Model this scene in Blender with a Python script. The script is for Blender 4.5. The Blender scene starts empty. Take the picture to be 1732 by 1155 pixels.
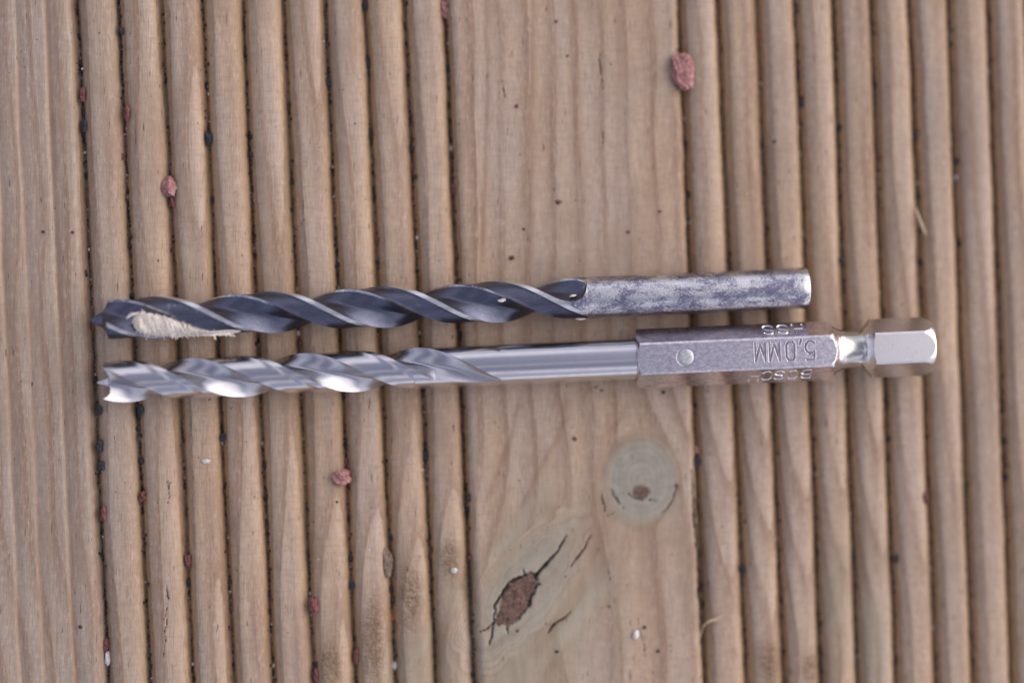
import bpy, bmesh, math, random
import numpy as np
from mathutils import Vector, Matrix

random.seed(7)
rng = np.random.default_rng(11)
MM = 0.001
sc = bpy.context.scene
C = sc.collection

# ------------------------------------------------------------------ camera
H = 250.0                      # mm, lens above the rib tops
FPX = 14.0 * 247.5             # pixels (photo width 1732) per unit tangent
cam_d = bpy.data.cameras.new('camera')
cam = bpy.data.objects.new('camera', cam_d)
C.objects.link(cam)
TILT = math.radians(4.0)      # the lens stands a little to the left and looks slightly rightwards
CAMP = (-H * math.sin(TILT), 0.0, H * math.cos(TILT))
cam.location = Vector(CAMP) * MM
cam.rotation_euler = (0, -TILT, 0)
cam_d.sensor_width = 36
cam_d.lens = FPX / 1732 * 36
cam_d.clip_start = 0.01
cam_d.clip_end = 100
cam_d.dof.use_dof = True
cam_d.dof.focus_distance = (H - 3.7) * MM
cam_d.dof.aperture_fstop = 3.5
sc.camera = cam

# ------------------------------------------------------------------ light
SUN_EL, SUN_AZ = math.radians(28), math.radians(15)    # azimuth counted from picture right towards picture top
world = bpy.data.worlds.new('World'); sc.world = world; world.use_nodes = True
wn = world.node_tree
sky = wn.nodes.new('ShaderNodeTexSky'); sky.sky_type = 'NISHITA'; sky.sun_disc = False
sky.sun_elevation = SUN_EL
sky.sun_rotation = math.pi / 2 - SUN_AZ
sky.air_density = 1.0; sky.dust_density = 2.0; sky.ozone_density = 1.0
bg = wn.nodes['Background']; bg.inputs['Strength'].default_value = 0.105
hs = wn.nodes.new('ShaderNodeHueSaturation'); hs.inputs['Saturation'].default_value = 0.6      # hazy, half clouded sky
tint = wn.nodes.new('ShaderNodeMix'); tint.data_type = 'RGBA'; tint.blend_type = 'MULTIPLY'; tint.inputs[0].default_value = 1
tint.inputs[7].default_value = (1.045, 0.958, 1.09, 1)
wn.links.new(sky.outputs[0], hs.inputs['Color']); wn.links.new(hs.outputs[0], tint.inputs[6]); wn.links.new(tint.outputs[2], bg.inputs[0])
wtc = wn.nodes.new('ShaderNodeTexCoord')
cl = wn.nodes.new('ShaderNodeTexNoise'); cl.inputs['Scale'].default_value = 1.9; cl.inputs['Detail'].default_value = 0.8; cl.inputs['Roughness'].default_value = 0.55
wn.links.new(wtc.outputs['Generated'], cl.inputs['Vector'])
cr = wn.nodes.new('ShaderNodeValToRGB'); cr.color_ramp.elements[0].position = 0.47; cr.color_ramp.elements[1].position = 0.66
cr.color_ramp.elements[1].color = (0.85, 0.85, 0.85, 1)
wn.links.new(cl.outputs['Fac'], cr.inputs[0])
cm = wn.nodes.new('ShaderNodeMix'); cm.data_type = 'RGBA'; cm.inputs[7].default_value = (6.6, 6.35, 7.2, 1)
wn.links.new(cr.outputs[0], cm.inputs[0]); wn.links.new(tint.outputs[2], cm.inputs[6]); wn.links.new(cm.outputs[2], bg.inputs[0])
sd = bpy.data.lights.new('sun', 'SUN'); sd.energy = 1.5; sd.angle = math.radians(90); sd.color = (1, 0.92, 0.82)
sun = bpy.data.objects.new('sun', sd); C.objects.link(sun)
dv = Vector((math.cos(SUN_EL) * math.cos(SUN_AZ), math.cos(SUN_EL) * math.sin(SUN_AZ), math.sin(SUN_EL)))
sun.rotation_euler = dv.to_track_quat('Z', 'Y').to_euler()
sun.location = dv * 0.5

vs = sc.view_settings
vs.view_transform = 'Standard'; vs.look = 'None'; vs.gamma = 1; vs.use_curve_mapping = False
vs.exposure = 0.5

# ------------------------------------------------------------------ helpers
def P(px, py, z=0.0):
    """photo pixel -> plan position (mm) at height z (mm)"""
    lx, ly = (px - 866.0) / FPX, (577.5 - py) / FPX
    ct, st = math.cos(TILT), math.sin(TILT)
    dx, dz = lx * ct + st, lx * st - ct
    k = (z - CAMP[2]) / dz
    return CAMP[0] + dx * k, ly * k

def tag(o, label=None, cat=None, group=None, kind=None):
    if label: o['label'] = label
    if cat: o['category'] = cat
    if group: o['group'] = group
    if kind: o['kind'] = kind
    return o

def empty(name, loc_mm=(0, 0, 0)):
    o = bpy.data.objects.new(name, None); C.objects.link(o)
    o.location = Vector(loc_mm) * MM; o.empty_display_size = 0.003
    return o

def mesh_obj(name, verts, faces, mats, parent=None, smooth=True, sharp=None, mat_idx=None):
    """verts in mm"""
    me = bpy.data.meshes.new(name)
    verts = np.asarray(verts, dtype=np.float64) * MM
    if isinstance(faces, np.ndarray):
        n, k = faces.shape
        me.vertices.add(len(verts)); me.vertices.foreach_set('co', verts.astype(np.float32).ravel())
        me.loops.add(n * k); me.loops.foreach_set('vertex_index', faces.astype(np.int32).ravel())
        me.polygons.add(n)
        me.polygons.foreach_set('loop_start', np.arange(0, n * k, k, dtype=np.int32))
        me.update(calc_edges=True)
    else:
        me.from_pydata([tuple(v) for v in verts], [], faces)
    me.validate()
    if smooth: me.polygons.foreach_set('use_smooth', np.ones(len(me.polygons), dtype=bool))
    for m in (mats if isinstance(mats, (list, tuple)) else [mats]): me.materials.append(m)
    if mat_idx is not None: me.polygons.foreach_set('material_index', np.asarray(mat_idx, dtype=np.int32))
    if sharp is not None: me.set_sharp_from_angle(angle=math.radians(sharp))
    me.update()
    o = bpy.data.objects.new(name, me); C.objects.link(o)
    if parent: o.parent = parent
    return o

def sstep(a, b, x):
    t = np.clip((x - a) / (b - a), 0, 1); return t * t * (3 - 2 * t)

_tabs = {}
def vnoise2(x, y, seed):
    """smooth value noise, about -1..1"""
    T = 256
    if seed not in _tabs: _tabs[seed] = np.random.default_rng(seed).uniform(-1, 1, (T, T))
    tab = _tabs[seed]
    xi = np.floor(x).astype(int); yi = np.floor(y).astype(int)
    fx = x - xi; fy = y - yi
    fx = fx * fx * (3 - 2 * fx); fy = fy * fy * (3 - 2 * fy)
    a = tab[xi % T, yi % T]; b = tab[(xi + 1) % T, yi % T]
    c = tab[xi % T, (yi + 1) % T]; d = tab[(xi + 1) % T, (yi + 1) % T]
    return (a * (1 - fx) + b * fx) * (1 - fy) + (c * (1 - fx) + d * fx) * fy

def seg_dist(X, Y, pts):
    d = np.full(np.shape(X), 1e9)
    for (x0, y0), (x1, y1) in zip(pts[:-1], pts[1:]):
        vx, vy = x1 - x0, y1 - y0
        L2 = vx * vx + vy * vy + 1e-12
        t = np.clip(((X - x0) * vx + (Y - y0) * vy) / L2, 0, 1)
        d = np.minimum(d, np.hypot(X - x0 - t * vx, Y - y0 - t * vy))
    return d

def in_poly(X, Y, pts):
    ins = np.zeros(np.shape(X), dtype=bool)
    n = len(pts)
    for i in range(n):
        x0, y0 = pts[i]; x1, y1 = pts[(i + 1) % n]
        c = ((y0 > Y) != (y1 > Y)) & (X < (x1 - x0) * (Y - y0) / (y1 - y0 + 1e-12) + x0)
        ins ^= c
    return ins

class Mat:
    """tiny node helper"""
    def __init__(self, name):
        self.m = bpy.data.materials.new(name); self.m.use_nodes = True
        self.t = self.m.node_tree; self.b = self.t.nodes['Principled BSDF']
        tc = self.t.nodes.new('ShaderNodeTexCoord'); self.obj = tc.outputs['Object']
    def set(self, **k):
        for n, v in k.items():
            s = self.b.inputs[n.replace('_', ' ')]
            if hasattr(v, 'is_output'): self.t.links.new(v, s)
            else: s.default_value = v if not (isinstance(v, tuple) and len(v) == 3) else (*v, 1)
    def put(self, s, v):
        if hasattr(v, 'is_output'): self.t.links.new(v, s)
        elif v is not None: s.default_value = (*v, 1) if isinstance(v, tuple) and len(v) == 3 and s.type == 'RGBA' else v
    def scale(self, sx, sy, sz, loc=(0, 0, 0)):
        n = self.t.nodes.new('ShaderNodeMapping'); n.inputs['Scale'].default_value = (sx * 1000, sy * 1000, sz * 1000)
        n.inputs['Location'].default_value = loc
        self.t.links.new(self.obj, n.inputs['Vector']); return n.outputs[0]
    def noise(self, vec, scale=1, detail=3, rough=0.55, dist=0):
        n = self.t.nodes.new('ShaderNodeTexNoise'); self.put(n.inputs['Vector'], vec)
        n.inputs['Scale'].default_value = scale; n.inputs['Detail'].default_value = detail
        n.inputs['Roughness'].default_value = rough; n.inputs['Distortion'].default_value = dist
        return n.outputs['Fac']
    def attr(self, name):
        n = self.t.nodes.new('ShaderNodeAttribute'); n.attribute_name = name; return n.outputs['Fac']
    def math(self, op, a, b=None, clamp=False):
        n = self.t.nodes.new('ShaderNodeMath'); n.operation = op; n.use_clamp = clamp
        self.put(n.inputs[0], a)
        if b is not None: self.put(n.inputs[1], b)
        return n.outputs[0]
    def ramp(self, fac, stops, interp='LINEAR'):
        n = self.t.nodes.new('ShaderNodeValToRGB'); self.put(n.inputs[0], fac)
        n.color_ramp.interpolation = interp
        e = n.color_ramp.elements
        while len(e) < len(stops): e.new(0.5)
        for q, (p, c) in zip(e, stops):
            q.position = p; q.color = (c, c, c, 1) if not isinstance(c, tuple) else (*c, 1)
        return n.outputs[0]
    def mix(self, fac, a, b, mode='MIX'):
        n = self.t.nodes.new('ShaderNodeMix'); n.data_type = 'RGBA'; n.blend_type = mode
        self.put(n.inputs[0], fac); self.put(n.inputs[6], a); self.put(n.inputs[7], b)
        return n.outputs[2]
    def bump(self, h, dist, strength=1.0, prev=None):
        n = self.t.nodes.new('ShaderNodeBump'); n.inputs['Distance'].default_value = dist * MM
        n.inputs['Strength'].default_value = strength; self.put(n.inputs['Height'], h)
        if prev is not None: self.t.links.new(prev, n.inputs['Normal'])
        return n.outputs[0]

# ------------------------------------------------------------------ materials
def wood_material():
    M = Mat('weathered softwood decking')
    ring = M.attr('ring')
    wob = M.noise(M.scale(0.25, 0.03, 0.25), 1, 3)
    r = M.math('ADD', ring, M.math('MULTIPLY', M.math('SUBTRACT', wob, 0.5), 0.5))
    fr = M.math('FRACT', r)
    late = M.ramp(fr, [(0.0, 1.0), (0.04, 0.25), (0.2, 0.0), (0.45, 0.1), (0.8, 0.6), (1.0, 1.0)])
    var = M.noise(M.scale(0.12, 0.02, 0.12, (3, 1, 0)), 1, 3)
    late = M.math('MULTIPLY', late, M.ramp(var, [(0.3, 0.5), (0.65, 1.0)]))
    early_c = M.mix(M.noise(M.scale(0.05, 0.035, 0.05), 1, 3), (0.54, 0.375, 0.215), (0.46, 0.31, 0.17))
    # trodden tops weather grey, the sides of the ribs keep their tan
    wea = M.noise(M.scale(0.16, 0.03, 0.16, (5, 2, 0)), 1, 4, 0.6)
    grey = M.math('MULTIPLY', M.attr('top'), M.ramp(wea, [(0.3, 0.3), (0.62, 0.95)]))
    early_c = M.mix(grey, early_c, (0.465, 0.37, 0.295))
    early_c = M.mix(M.math('MULTIPLY', M.attr('aged'), 0.8), early_c, (0.335, 0.29, 0.235))
    col = M.mix(late, early_c, M.mix(grey, (0.25, 0.14, 0.075), (0.27, 0.18, 0.125)))
    # fibres
    fib = M.noise(M.scale(7.0, 0.35, 7.0), 1, 4, 0.65)
    col = M.mix(M.ramp(fib, [(0.3, 0.55), (0.5, 0.0)]), col, (0.20, 0.14, 0.10))
    fib2 = M.noise(M.scale(2.6, 0.8, 2.6, (9, 4, 1)), 1, 4, 0.7)
    col = M.mix(M.ramp(fib2, [(0.48, 0.0), (0.75, 0.6)]), col, (0.55, 0.46, 0.385))
    # cross ripple left by the planer
    rip = M.noise(M.scale(0.5, 2.2, 0.5, (2, 7, 0)), 1, 3, 0.6)
    col = M.mix(M.ramp(rip, [(0.48, 0.0), (0.75, 0.4)]), col, (0.27, 0.20, 0.145))
    blot = M.noise(M.scale(0.11, 0.06, 0.11, (8, 3, 0)), 1, 4, 0.65)
    col = M.mix(M.ramp(blot, [(0.50, 0.0), (0.70, 0.55)]), col, (0.30, 0.215, 0.15))
    col = M.mix(M.attr('gline'), col, (0.25, 0.155, 0.10))
    col = M.mix(M.attr('halo'), col, (0.24, 0.145, 0.085))
    # torn grain (amber), greenish sap near the knots, knots, cores
    col = M.mix(M.math('MULTIPLY', M.attr('torn'), M.ramp(M.noise(M.scale(1.2, 2.2, 1.2), 1, 3), [(0.35, 0.1), (0.6, 0.8)])), col, (0.24, 0.145, 0.07))
    col = M.mix(M.attr('green'), col, (0.30, 0.28, 0.19))
    col = M.mix(M.math('MULTIPLY', M.attr('pale'), 0.6), col, (0.42, 0.40, 0.32))
    kn = M.noise(M.scale(0.55, 0.8, 0.55), 1, 5, 0.6)
    kl = M.math('FRACT', M.math('MULTIPLY', ring, 1.7))
    kcol = M.mix(M.ramp(kn, [(0.3, 0.0), (0.7, 1.0)]), (0.265, 0.26, 0.205), (0.37, 0.36, 0.31))
    kcol = M.mix(M.math('MULTIPLY', kl, 0.3), kcol, (0.20, 0.17, 0.115))
    col = M.mix(M.attr('knot'), col, kcol)
    cn = M.ramp(M.noise(M.scale(3, 3, 3), 1, 4, 0.75), [(0.3, 0.0), (0.7, 1.0)])
    col = M.mix(M.attr('core'), col, M.mix(cn, (0.035, 0.018, 0.014), (0.25, 0.155, 0.115)))
    # tiny pores / resin dashes and mildew specks
    dash = M.noise(M.scale(3.2, 0.45, 3.2, (1, 8, 3)), 1, 2, 0.5)
    col = M.mix(M.ramp(dash, [(0.26, 0.75), (0.31, 0.0)]), col, (0.07, 0.05, 0.04))
    speck = M.noise(M.scale(1.6, 1.2, 1.6, (4, 4, 4)), 1, 1, 0.5)
    col = M.mix(M.ramp(speck, [(0.20, 0.8), (0.235, 0.0)]), col, (0.06, 0.055, 0.055))
    col = M.mix(M.attr('crack'), col, (0.012, 0.012, 0.014))
    h = M.math('ADD', M.math('MULTIPLY', fib, 0.6), M.math('MULTIPLY', fib2, 0.4))
    tn = M.math('MULTIPLY', M.noise(M.scale(2.5, 4, 2.5), 1, 3, 0.6), M.attr('torn'))
    nrm = M.bump(h, 0.08, 0.9)
    nrm = M.bump(tn, 0.5, 1.0, nrm)
    M.set(Base_Color=col, Roughness=0.72, Normal=nrm)
    M.b.inputs['Specular IOR Level'].default_value = 0.3
    return M.m

def steel_material(name, base=(0.66, 0.66, 0.67), rough=0.13, scratch=(0.4, 18), dull=None):
    M = Mat(name)
    n1 = M.noise(M.scale(scratch[0], scratch[1], scratch[1]), 1, 3, 0.6)
    n2 = M.noise(M.scale(0.6, 0.6, 0.6, (3, 3, 3)), 1, 4, 0.6)
    col = M.mix(M.ramp(n2, [(0.4, 0.0), (0.8, 0.35)]), base, tuple(c * 0.7 for c in base))
    ro = M.math('ADD', M.math('MULTIPLY', n2, 0.10), rough - 0.03)
    if dull:
        sp = M.noise(M.scale(1.5, 2.2, 2.2), 1, 8, 0.78)
        col = M.mix(M.ramp(sp, [(0.40, dull), (0.60, 0.0)]), col, tuple(c * 0.45 for c in base))
        lines = M.noise(M.scale(1.6, 7, 7, (2, 2, 2)), 1, 3, 0.6, 2.5)
        col = M.mix(M.ramp(lines, [(0.60, 0.0), (0.66, 0.6)]), col, tuple(min(1, c * 1.35) for c in base))
    M.set(Base_Color=col, Metallic=1.0, Roughness=ro, Normal=M.bump(n1, 0.004, 0.6))
    return M.m

def oxide_material(name, wear_lo, wear_hi, ox0=(0.075, 0.083, 0.12), ox1=(0.165, 0.178, 0.24), stretch=0.35):
    """black oxide over steel; wear_lo/hi place the threshold of bare metal"""
    M = Mat(name)
    a = M.noise(M.scale(stretch, 0.55, 0.55), 1, 4, 0.7, 0.3)
    b = M.noise(M.scale(5, 5, 5, (1, 2, 3)), 1, 4, 0.8)
    f = M.math('ADD', M.math('MULTIPLY', a, 0.55), M.math('MULTIPLY', b, 0.45))
    wear = M.ramp(f, [(wear_lo, 0.0), (wear_hi, 1.0)])
    str_n = M.noise(M.scale(0.8, 6, 6, (7, 0, 0)), 1, 3)
    ox = M.mix(str_n, ox0, ox1)
    fine = M.noise(M.scale(9, 9, 9), 1, 2)
    bare = M.mix(fine, (0.66, 0.67, 0.69), (0.88, 0.88, 0.86))
    col = M.mix(wear, ox, bare)
    dirt = M.noise(M.scale(1.1, 1.6, 1.6, (9, 9, 2)), 1, 5, 0.75)
    col = M.mix(M.ramp(dirt, [(0.66, 0.0), (0.74, 0.5)]), col, (0.23, 0.19, 0.16))
    ro = M.ramp(wear, [(0, 0.34), (1, 0.25)])
    M.set(Base_Color=col, Metallic=0.95, Roughness=ro, Normal=M.bump(M.math('ADD', b, str_n), 0.02, 0.6))
    return M.m

def plain_material(name, c0, c1, rough=0.8, scale=3.0, bump=0.05, spec=0.3, metallic=0.0):
    M = Mat(name)
    n = M.noise(M.scale(scale, scale, scale), 1, 4, 0.65)
    M.set(Base_Color=M.mix(M.ramp(n, [(0.3, 0.0), (0.7, 1.0)]), c0, c1), Roughness=rough, Metallic=metallic,
          Normal=M.bump(n, bump, 0.8))
    M.b.inputs['Specular IOR Level'].default_value = spec
    return M.m

m_wood = wood_material()
m_steel = steel_material('polished tool steel', (0.74, 0.725, 0.735), 0.19)
m_flute = steel_material('ground flute steel', (0.54, 0.54, 0.575), 0.24, (7, 1.5))
m_hex = steel_material('nickel plated hex steel', (0.90, 0.84, 0.88), 0.20, (5, 6), dull=0.7)
m_hexend = steel_material('bright satin hex steel', (0.74, 0.725, 0.72), 0.24, (5, 6))
m_neck = steel_material('turned neck steel', (0.68, 0.66, 0.60), 0.16)
m_stamp_shaded = steel_material('stamped steel shaded tone', (0.40, 0.38, 0.43), 0.40, (6, 6))  # darker copy of the steel: shade in the upper-face strokes painted as colour
m_stamp_lit = steel_material('stamped steel lit tone', (0.80, 0.79, 0.80), 0.30, (6, 6))  # lighter copy: sky light caught by the side-face letters, put into the colour
m_pin = plain_material('dull peened pin metal', (0.42, 0.45, 0.46), (0.64, 0.66, 0.66), 0.42, 2.5, 0.06, 0.5, 1.0)
m_ox_flute = oxide_material('black oxide flute', 0.59, 0.74)
m_ox_margin = oxide_material('bright worn margin', 0.30, 0.44)
m_ox_heel = oxide_material('worn heel edge', 0.40, 0.60)
m_ox_shank = oxide_material('mottled worn oxide shank', 0.45, 0.55, (0.15, 0.145, 0.22), (0.27, 0.26, 0.37), 0.30)
m_saw = plain_material('fresh pale sawdust', (0.72, 0.64, 0.54), (0.90, 0.86, 0.79), 0.9, 2.5, 0.15, 0.2)
m_red = plain_material('red brick grit', (0.09, 0.03, 0.03), (0.27, 0.11, 0.10), 0.75, 2.2, 0.25)
m_pinkred = plain_material('pinkish red stone', (0.22, 0.08, 0.075), (0.50, 0.28, 0.26), 0.7, 1.6, 0.35)
m_orange = plain_material('orange red grit', (0.42, 0.10, 0.05), (0.55, 0.18, 0.10), 0.7, 2.5, 0.2)
m_black = plain_material('dark grey grit', (0.012, 0.014, 0.018), (0.06, 0.062, 0.07), 0.6, 3.0, 0.2)
m_white = plain_material('white quartz grit', (0.55, 0.54, 0.53), (0.8, 0.79, 0.78), 0.6, 3.0, 0.15)
m_brown = plain_material('brown bark chip', (0.12, 0.085, 0.065), (0.30, 0.23, 0.18), 0.8, 2.0, 0.3)
m_fibre = plain_material('pale wood fibre', (0.50, 0.38, 0.24), (0.62, 0.50, 0.34), 0.8, 3.0, 0.05)

# ------------------------------------------------------------------ deck board (the surface)
D = 1.85
TOPX = [131, 200, 274, 342, 411, 480, 550, 617, 684, 752, 1147.6, 1213, 1279, 1344, 1408, 1472, 1537, 1602, 1669.5, 1734, 1800]
BOTX = [183.6, 254.5, 327, 395.7, 463, 531, 602, 669, 736.7, 801, 1191.7, 1261, 1324, 1387, 1449, 1513, 1581, 1643.5, 1708, 1772, 1838]
gt = np.array([P(x, 0, -D)[0] for x in TOPX]); gb = np.array([P(x, 1155, -D)[0] for x in BOTX])
y_top, y_bot = P(0, 0, -D)[1], P(0, 1155, -D)[1]

def groove_x(i, y):
    y = np.asarray(y, dtype=float)
    t = (y_top - y) / (y_top - y_bot)
    base = gt[i] + (gb[i] - gt[i]) * t
    return base + 0.07 * vnoise2(y * 0.12 + 31 * i, np.full_like(y, i * 3.3), 5) + 0.055 * vnoise2(y * 1.1 + 7 * i, np.full_like(y, i * 5.1), 6)

xs = np.concatenate([np.arange(-100, -66, 1.0), np.arange(-66, 66, 0.125), np.arange(66, 100.1, 0.5)])
ys = np.concatenate([np.arange(-130, -46, 3.0), np.arange(-46, 46, 0.19), np.arange(46, 130.1, 3.0)])
X, Y = np.meshgrid(xs, ys, indexing='ij')
Yc = np.clip(Y, -60, 60)

KPX = 1 / 14.0
def pm(pts): return [P(*p) for p in pts]

G = np.stack([np.broadcast_to(groove_x(i, ys)[None, :], X.shape) for i in range(len(gt))])       # groove positions per vertex
ng = len(gt)
Z = np.zeros_like(X)
# find the neighbours: count of grooves left of the vertex
left = (G < X).sum(0)
dl = np.where(left > 0, X - np.take_along_axis(G, np.clip(left - 1, 0, ng - 1)[None], 0)[0], 1e3)
dr = np.where(left < ng, np.take_along_axis(G, np.clip(left, 0, ng - 1)[None], 0)[0] - X, 1e3)
span = np.minimum(dl + dr, 1e3)
rib = span < 8
w = np.where(rib, span * 0.5, 1.55)
d = np.minimum(dl, dr)
q = np.clip(1 - np.maximum(d - 0.10, 0) / w, 0, 1)
Z -= D * q ** np.where(rib, 3.7, 3.2)
Z -= 0.5 * np.clip(1 - d / 0.20, 0, 1)
del G

# knots
k1 = P(1085, 812); k2 = P(880, 1005)
kc = P(1015, 1090)
rk1 = np.hypot((X - k1[0]) / 1.0, (Y - k1[1]) / 1.18)
ang = math.radians(53); ca, sa = math.cos(ang), math.sin(ang)
u2 = (X - k2[0]) * ca + (Y - k2[1]) * sa; v2 = -(X - k2[0]) * sa + (Y - k2[1]) * ca
# ring coordinate
slope = 46 / 1155
U0 = X + slope * Y
rc = np.hypot((X - kc[0]) / 27.0, (Y - kc[1]) / 22.0)
U = kc[0] + (U0 - kc[0]) * (1 - 0.62 * np.exp(-rc ** 2))
dx1 = X - k1[0]
U = U - 2.6 * np.sign(dx1) * (1 - np.exp(-np.abs(dx1) / 2.0)) * np.exp(-(rk1 / 6.5) ** 2)
U = U + 0.55 * vnoise2(X * 0.09 + 40, Y * 0.028 + 40, 21) + 0.16 * vnoise2(X * 0.35 + 40, Y * 0.09 + 40, 22)
r_knot2 = np.hypot(u2 / 12.0, v2 / 4.6)
Zs = Z.copy()
ring = U / 3.1 + Zs * 0.72 + 0.012 * (Y - 10) + 0.14 * vnoise2(X * 0.05 + 9, Y * 0.05 + 9, 33) * 3
mk1 = sstep(5.3, 3.3, rk1 + 0.18 * vnoise2(X * 0.8, Y * 0.8, 41))
mk2 = sstep(1.15, 0.55, r_knot2 + 0.12 * vnoise2(X * 0.5, Y * 0.5, 42))
ring = ring * (1 - mk1) + (rk1 * 0.8) * mk1
ring = ring * (1 - mk2) + (v2 * 0.28 + 0.1 * u2 + 5) * mk2

# left margin: weathered raised grain lines
def line_x(t, b, y):
    tt = (y_top - y) / (y_top - y_bot)
    return P(t, 0)[0] + (P(b, 0)[0] - P(t, 0)[0]) * tt
for t, b, dep in [(-14, 36, .26), (24, 75, .2), (74, 128, .3), (119, 168, .14), (88, 140, .04), (45, 96, .05), (-60, -8, .15)]:
    lx = line_x(t, b, ys) + 0.12 * vnoise2(ys * 0.12 + t, ys * 0 + b, 51)
    s = X - lx[None, :]
    Z -= dep * np.exp(-np.where(s < 0, (s / 0.22) ** 2, (s / 0.75) ** 2))
# raised latewood, gentle waviness
fr = ring - np.floor(ring)
Z += 0.035 * np.exp(-((fr - 0.93) / 0.08) ** 2) * (1 - mk1)
Z += 0.05 * vnoise2(X * 0.3 + 5, Y * 0.07 + 5, 61) + 0.03 * vnoise2(X * 1.1, Y * 0.22, 62)
for px, py, r_, h_ in [(370, 48, 1.6, .10), (385, 30, 1.0, .12), (1320, 140, 2, .05)]:
    cx, cy = P(px, py); Z += h_ * np.exp(-((X - cx) ** 2 / (r_ * 0.35) ** 2 + (Y - cy) ** 2 / r_ ** 2)) * vnoise2(X * 2.5, Y * 1.3, 63)
# single strong latewood lines that can be told apart
gline = np.zeros_like(X)
def grain_line(pts, wl, wr, a, dep=0.03):
    pp = [P(*p) for p in pts]
    ia, ib = np.searchsorted(xs, min(p[0] for p in pp) - 2.5), np.searchsorted(xs, max(p[0] for p in pp) + 2.5)
    ja, jb = np.searchsorted(ys, min(p[1] for p in pp) - 0.5), np.searchsorted(ys, max(p[1] for p in pp) + 0.5)
    Xa, Ya = X[ia:ib, ja:jb], Y[ia:ib, ja:jb]
    o_ = np.argsort([p[1] for p in pp]); yy_ = np.array([pp[k][1] for k in o_]); xx_ = np.array([pp[k][0] for k in o_])
    lx_ = np.interp(Ya, yy_, xx_) + 0.10 * vnoise2(Ya * 0.35 + 3, Ya * 0 + pts[0][0], 52) + 0.05 * vnoise2(Ya * 1.5, Xa * 0 + pts[0][0], 53)
    s_ = Xa - lx_
    endf = sstep(yy_[0], yy_[0] + 3, Ya) * sstep(yy_[-1], yy_[-1] - 3, Ya) if abs(yy_[-1] - yy_[0]) < 60 else 1.0
    m_ = np.exp(-np.where(s_ < 0, (s_ / wl) ** 2, (s_ / wr) ** 2)) * endf * (0.75 + 0.25 * vnoise2(Xa * 0.5, Ya * 0.3, 54))
    gline[ia:ib, ja:jb] = np.maximum(gline[ia:ib, ja:jb], a * m_)
    Z[ia:ib, ja:jb] += dep * m_
for pts, wl, wr, a in [
        ([(822, -40), (825, 200), (818, 330), (815, 470)], .25, .45, .7), ([(902, -40), (900, 150), (897, 400), (890, 480)], .22, .5, .6),
        ([(968, -40), (970, 160), (985, 330), (990, 480)], .4, .9, .45), ([(1050, -40), (1046, 220), (1040, 480)], .4, .7, .3),
        ([(884, 660), (874, 700), (851, 779), (831, 830), (811, 869)], .3, .5, .65), ([(958, 650), (953, 708), (941, 743), (906, 802), (894, 830), (874, 877)], .25, .6, .75),
        ([(1066, 670), (1051, 708), (1020, 739), (1008, 818), (1020, 875)], .5, .5, .55), ([(1032, 913), (1012, 976), (981, 1015), (957, 1055), (933, 1114), (905, 1190)], .5, 1.3, .7),
        ([(1060, 880), (1050, 960), (1040, 1060), (1030, 1190)], .4, .8, .3), ([(1110, 890), (1120, 1000), (1125, 1190)], .4, .8, .25),
        ([(-14, -40), (36, 1195)], .25, .5, .55), ([(24, -40), (75, 1195)], .25, .5, .5), ([(74, -40), (98, 460), (106, 650), (128, 1195)], .25, .55, .65),
        ([(119, -40), (135, 460), (146, 650), (168, 1195)], .2, .4, .45), ([(45, -40), (95, 1195)], .15, .3, .3)]:
    grain_line(pts, wl, wr, a)
# torn grain on ribs beside the knot
torn = np.zeros_like(X)
for px, py, rx, ry in [(762, 945, 1.3, 2.4), (694, 1010, 1.6, 4.0), (632, 1080, 1.5, 5.0), (560, 1125, 1.2, 3.0), (790, 985, .8, 3), (1300, 1120, 1.5, 3), (1375, 1130, 1.3, 2)]:
    cx, cy = P(px, py)
    torn = np.maximum(torn, np.exp(-(((X - cx) / rx) ** 2 + ((Y - cy) / ry) ** 2) ** 1.5))
Z -= torn * 0.16 * (0.5 + 0.5 * vnoise2(X * 2.0, Y * 3.0, 64))
# greenish sap tint
green = np.zeros_like(X)
for px, py, rx, ry, a in [(905, 1010, 9, 10, .75), (860, 1120, 8, 6, .6), (740, 1120, 5, 5, .45), (1080, 830, 6, 6, .35), (1480, 1080, 3.0, 7, .55), (1420, 1010, 3, 6, .35), (690, 1150, 5, 4, .4)]:
    cx, cy = P(px, py)
    green = np.maximum(green, a * np.exp(-(((X - cx) / rx) ** 2 + ((Y - cy) / ry) ** 2)))
green = np.clip(green * (0.8 + 0.35 * vnoise2(X * 0.25, Y * 0.2, 71) + 0.45 * vnoise2(u2 * 0.10 + 50, v2 * 0.75 + 50, 72)), 0, 1)
pale = np.clip(green * 2 - .2, 0, 1) * sstep(0.1, 0.7, vnoise2(u2 * 0.09 + 20, v2 * 0.9 + 20, 73))
knot = np.maximum(mk1 * 0.85, mk2 * 0.45)
# cores
core_poly = pm([(836, 1048), (840, 1022), (850, 1002), (862, 986), (884, 975), (904, 970), (912, 984), (901, 1004), (894, 1022), (880, 1044), (864, 1057), (846, 1058)])
cw = 0.42
core2 = in_poly(X + cw * vnoise2(X * 1.8, Y * 1.8, 81), Y + cw * vnoise2(X * 1.8, Y * 1.8, 82), core_poly).astype(float)
c1 = P(1084, 832)
core1 = sstep(1.2, 0.8, np.hypot(X - c1[0], (Y - c1[1]) * 1.15) + 0.25 * vnoise2(X * 2, Y * 2, 83))
core = np.maximum(core2, core1)
Z -= core2 * (0.18 + 0.12 * vnoise2(X * 1.5, Y * 1.5, 84))
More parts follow.
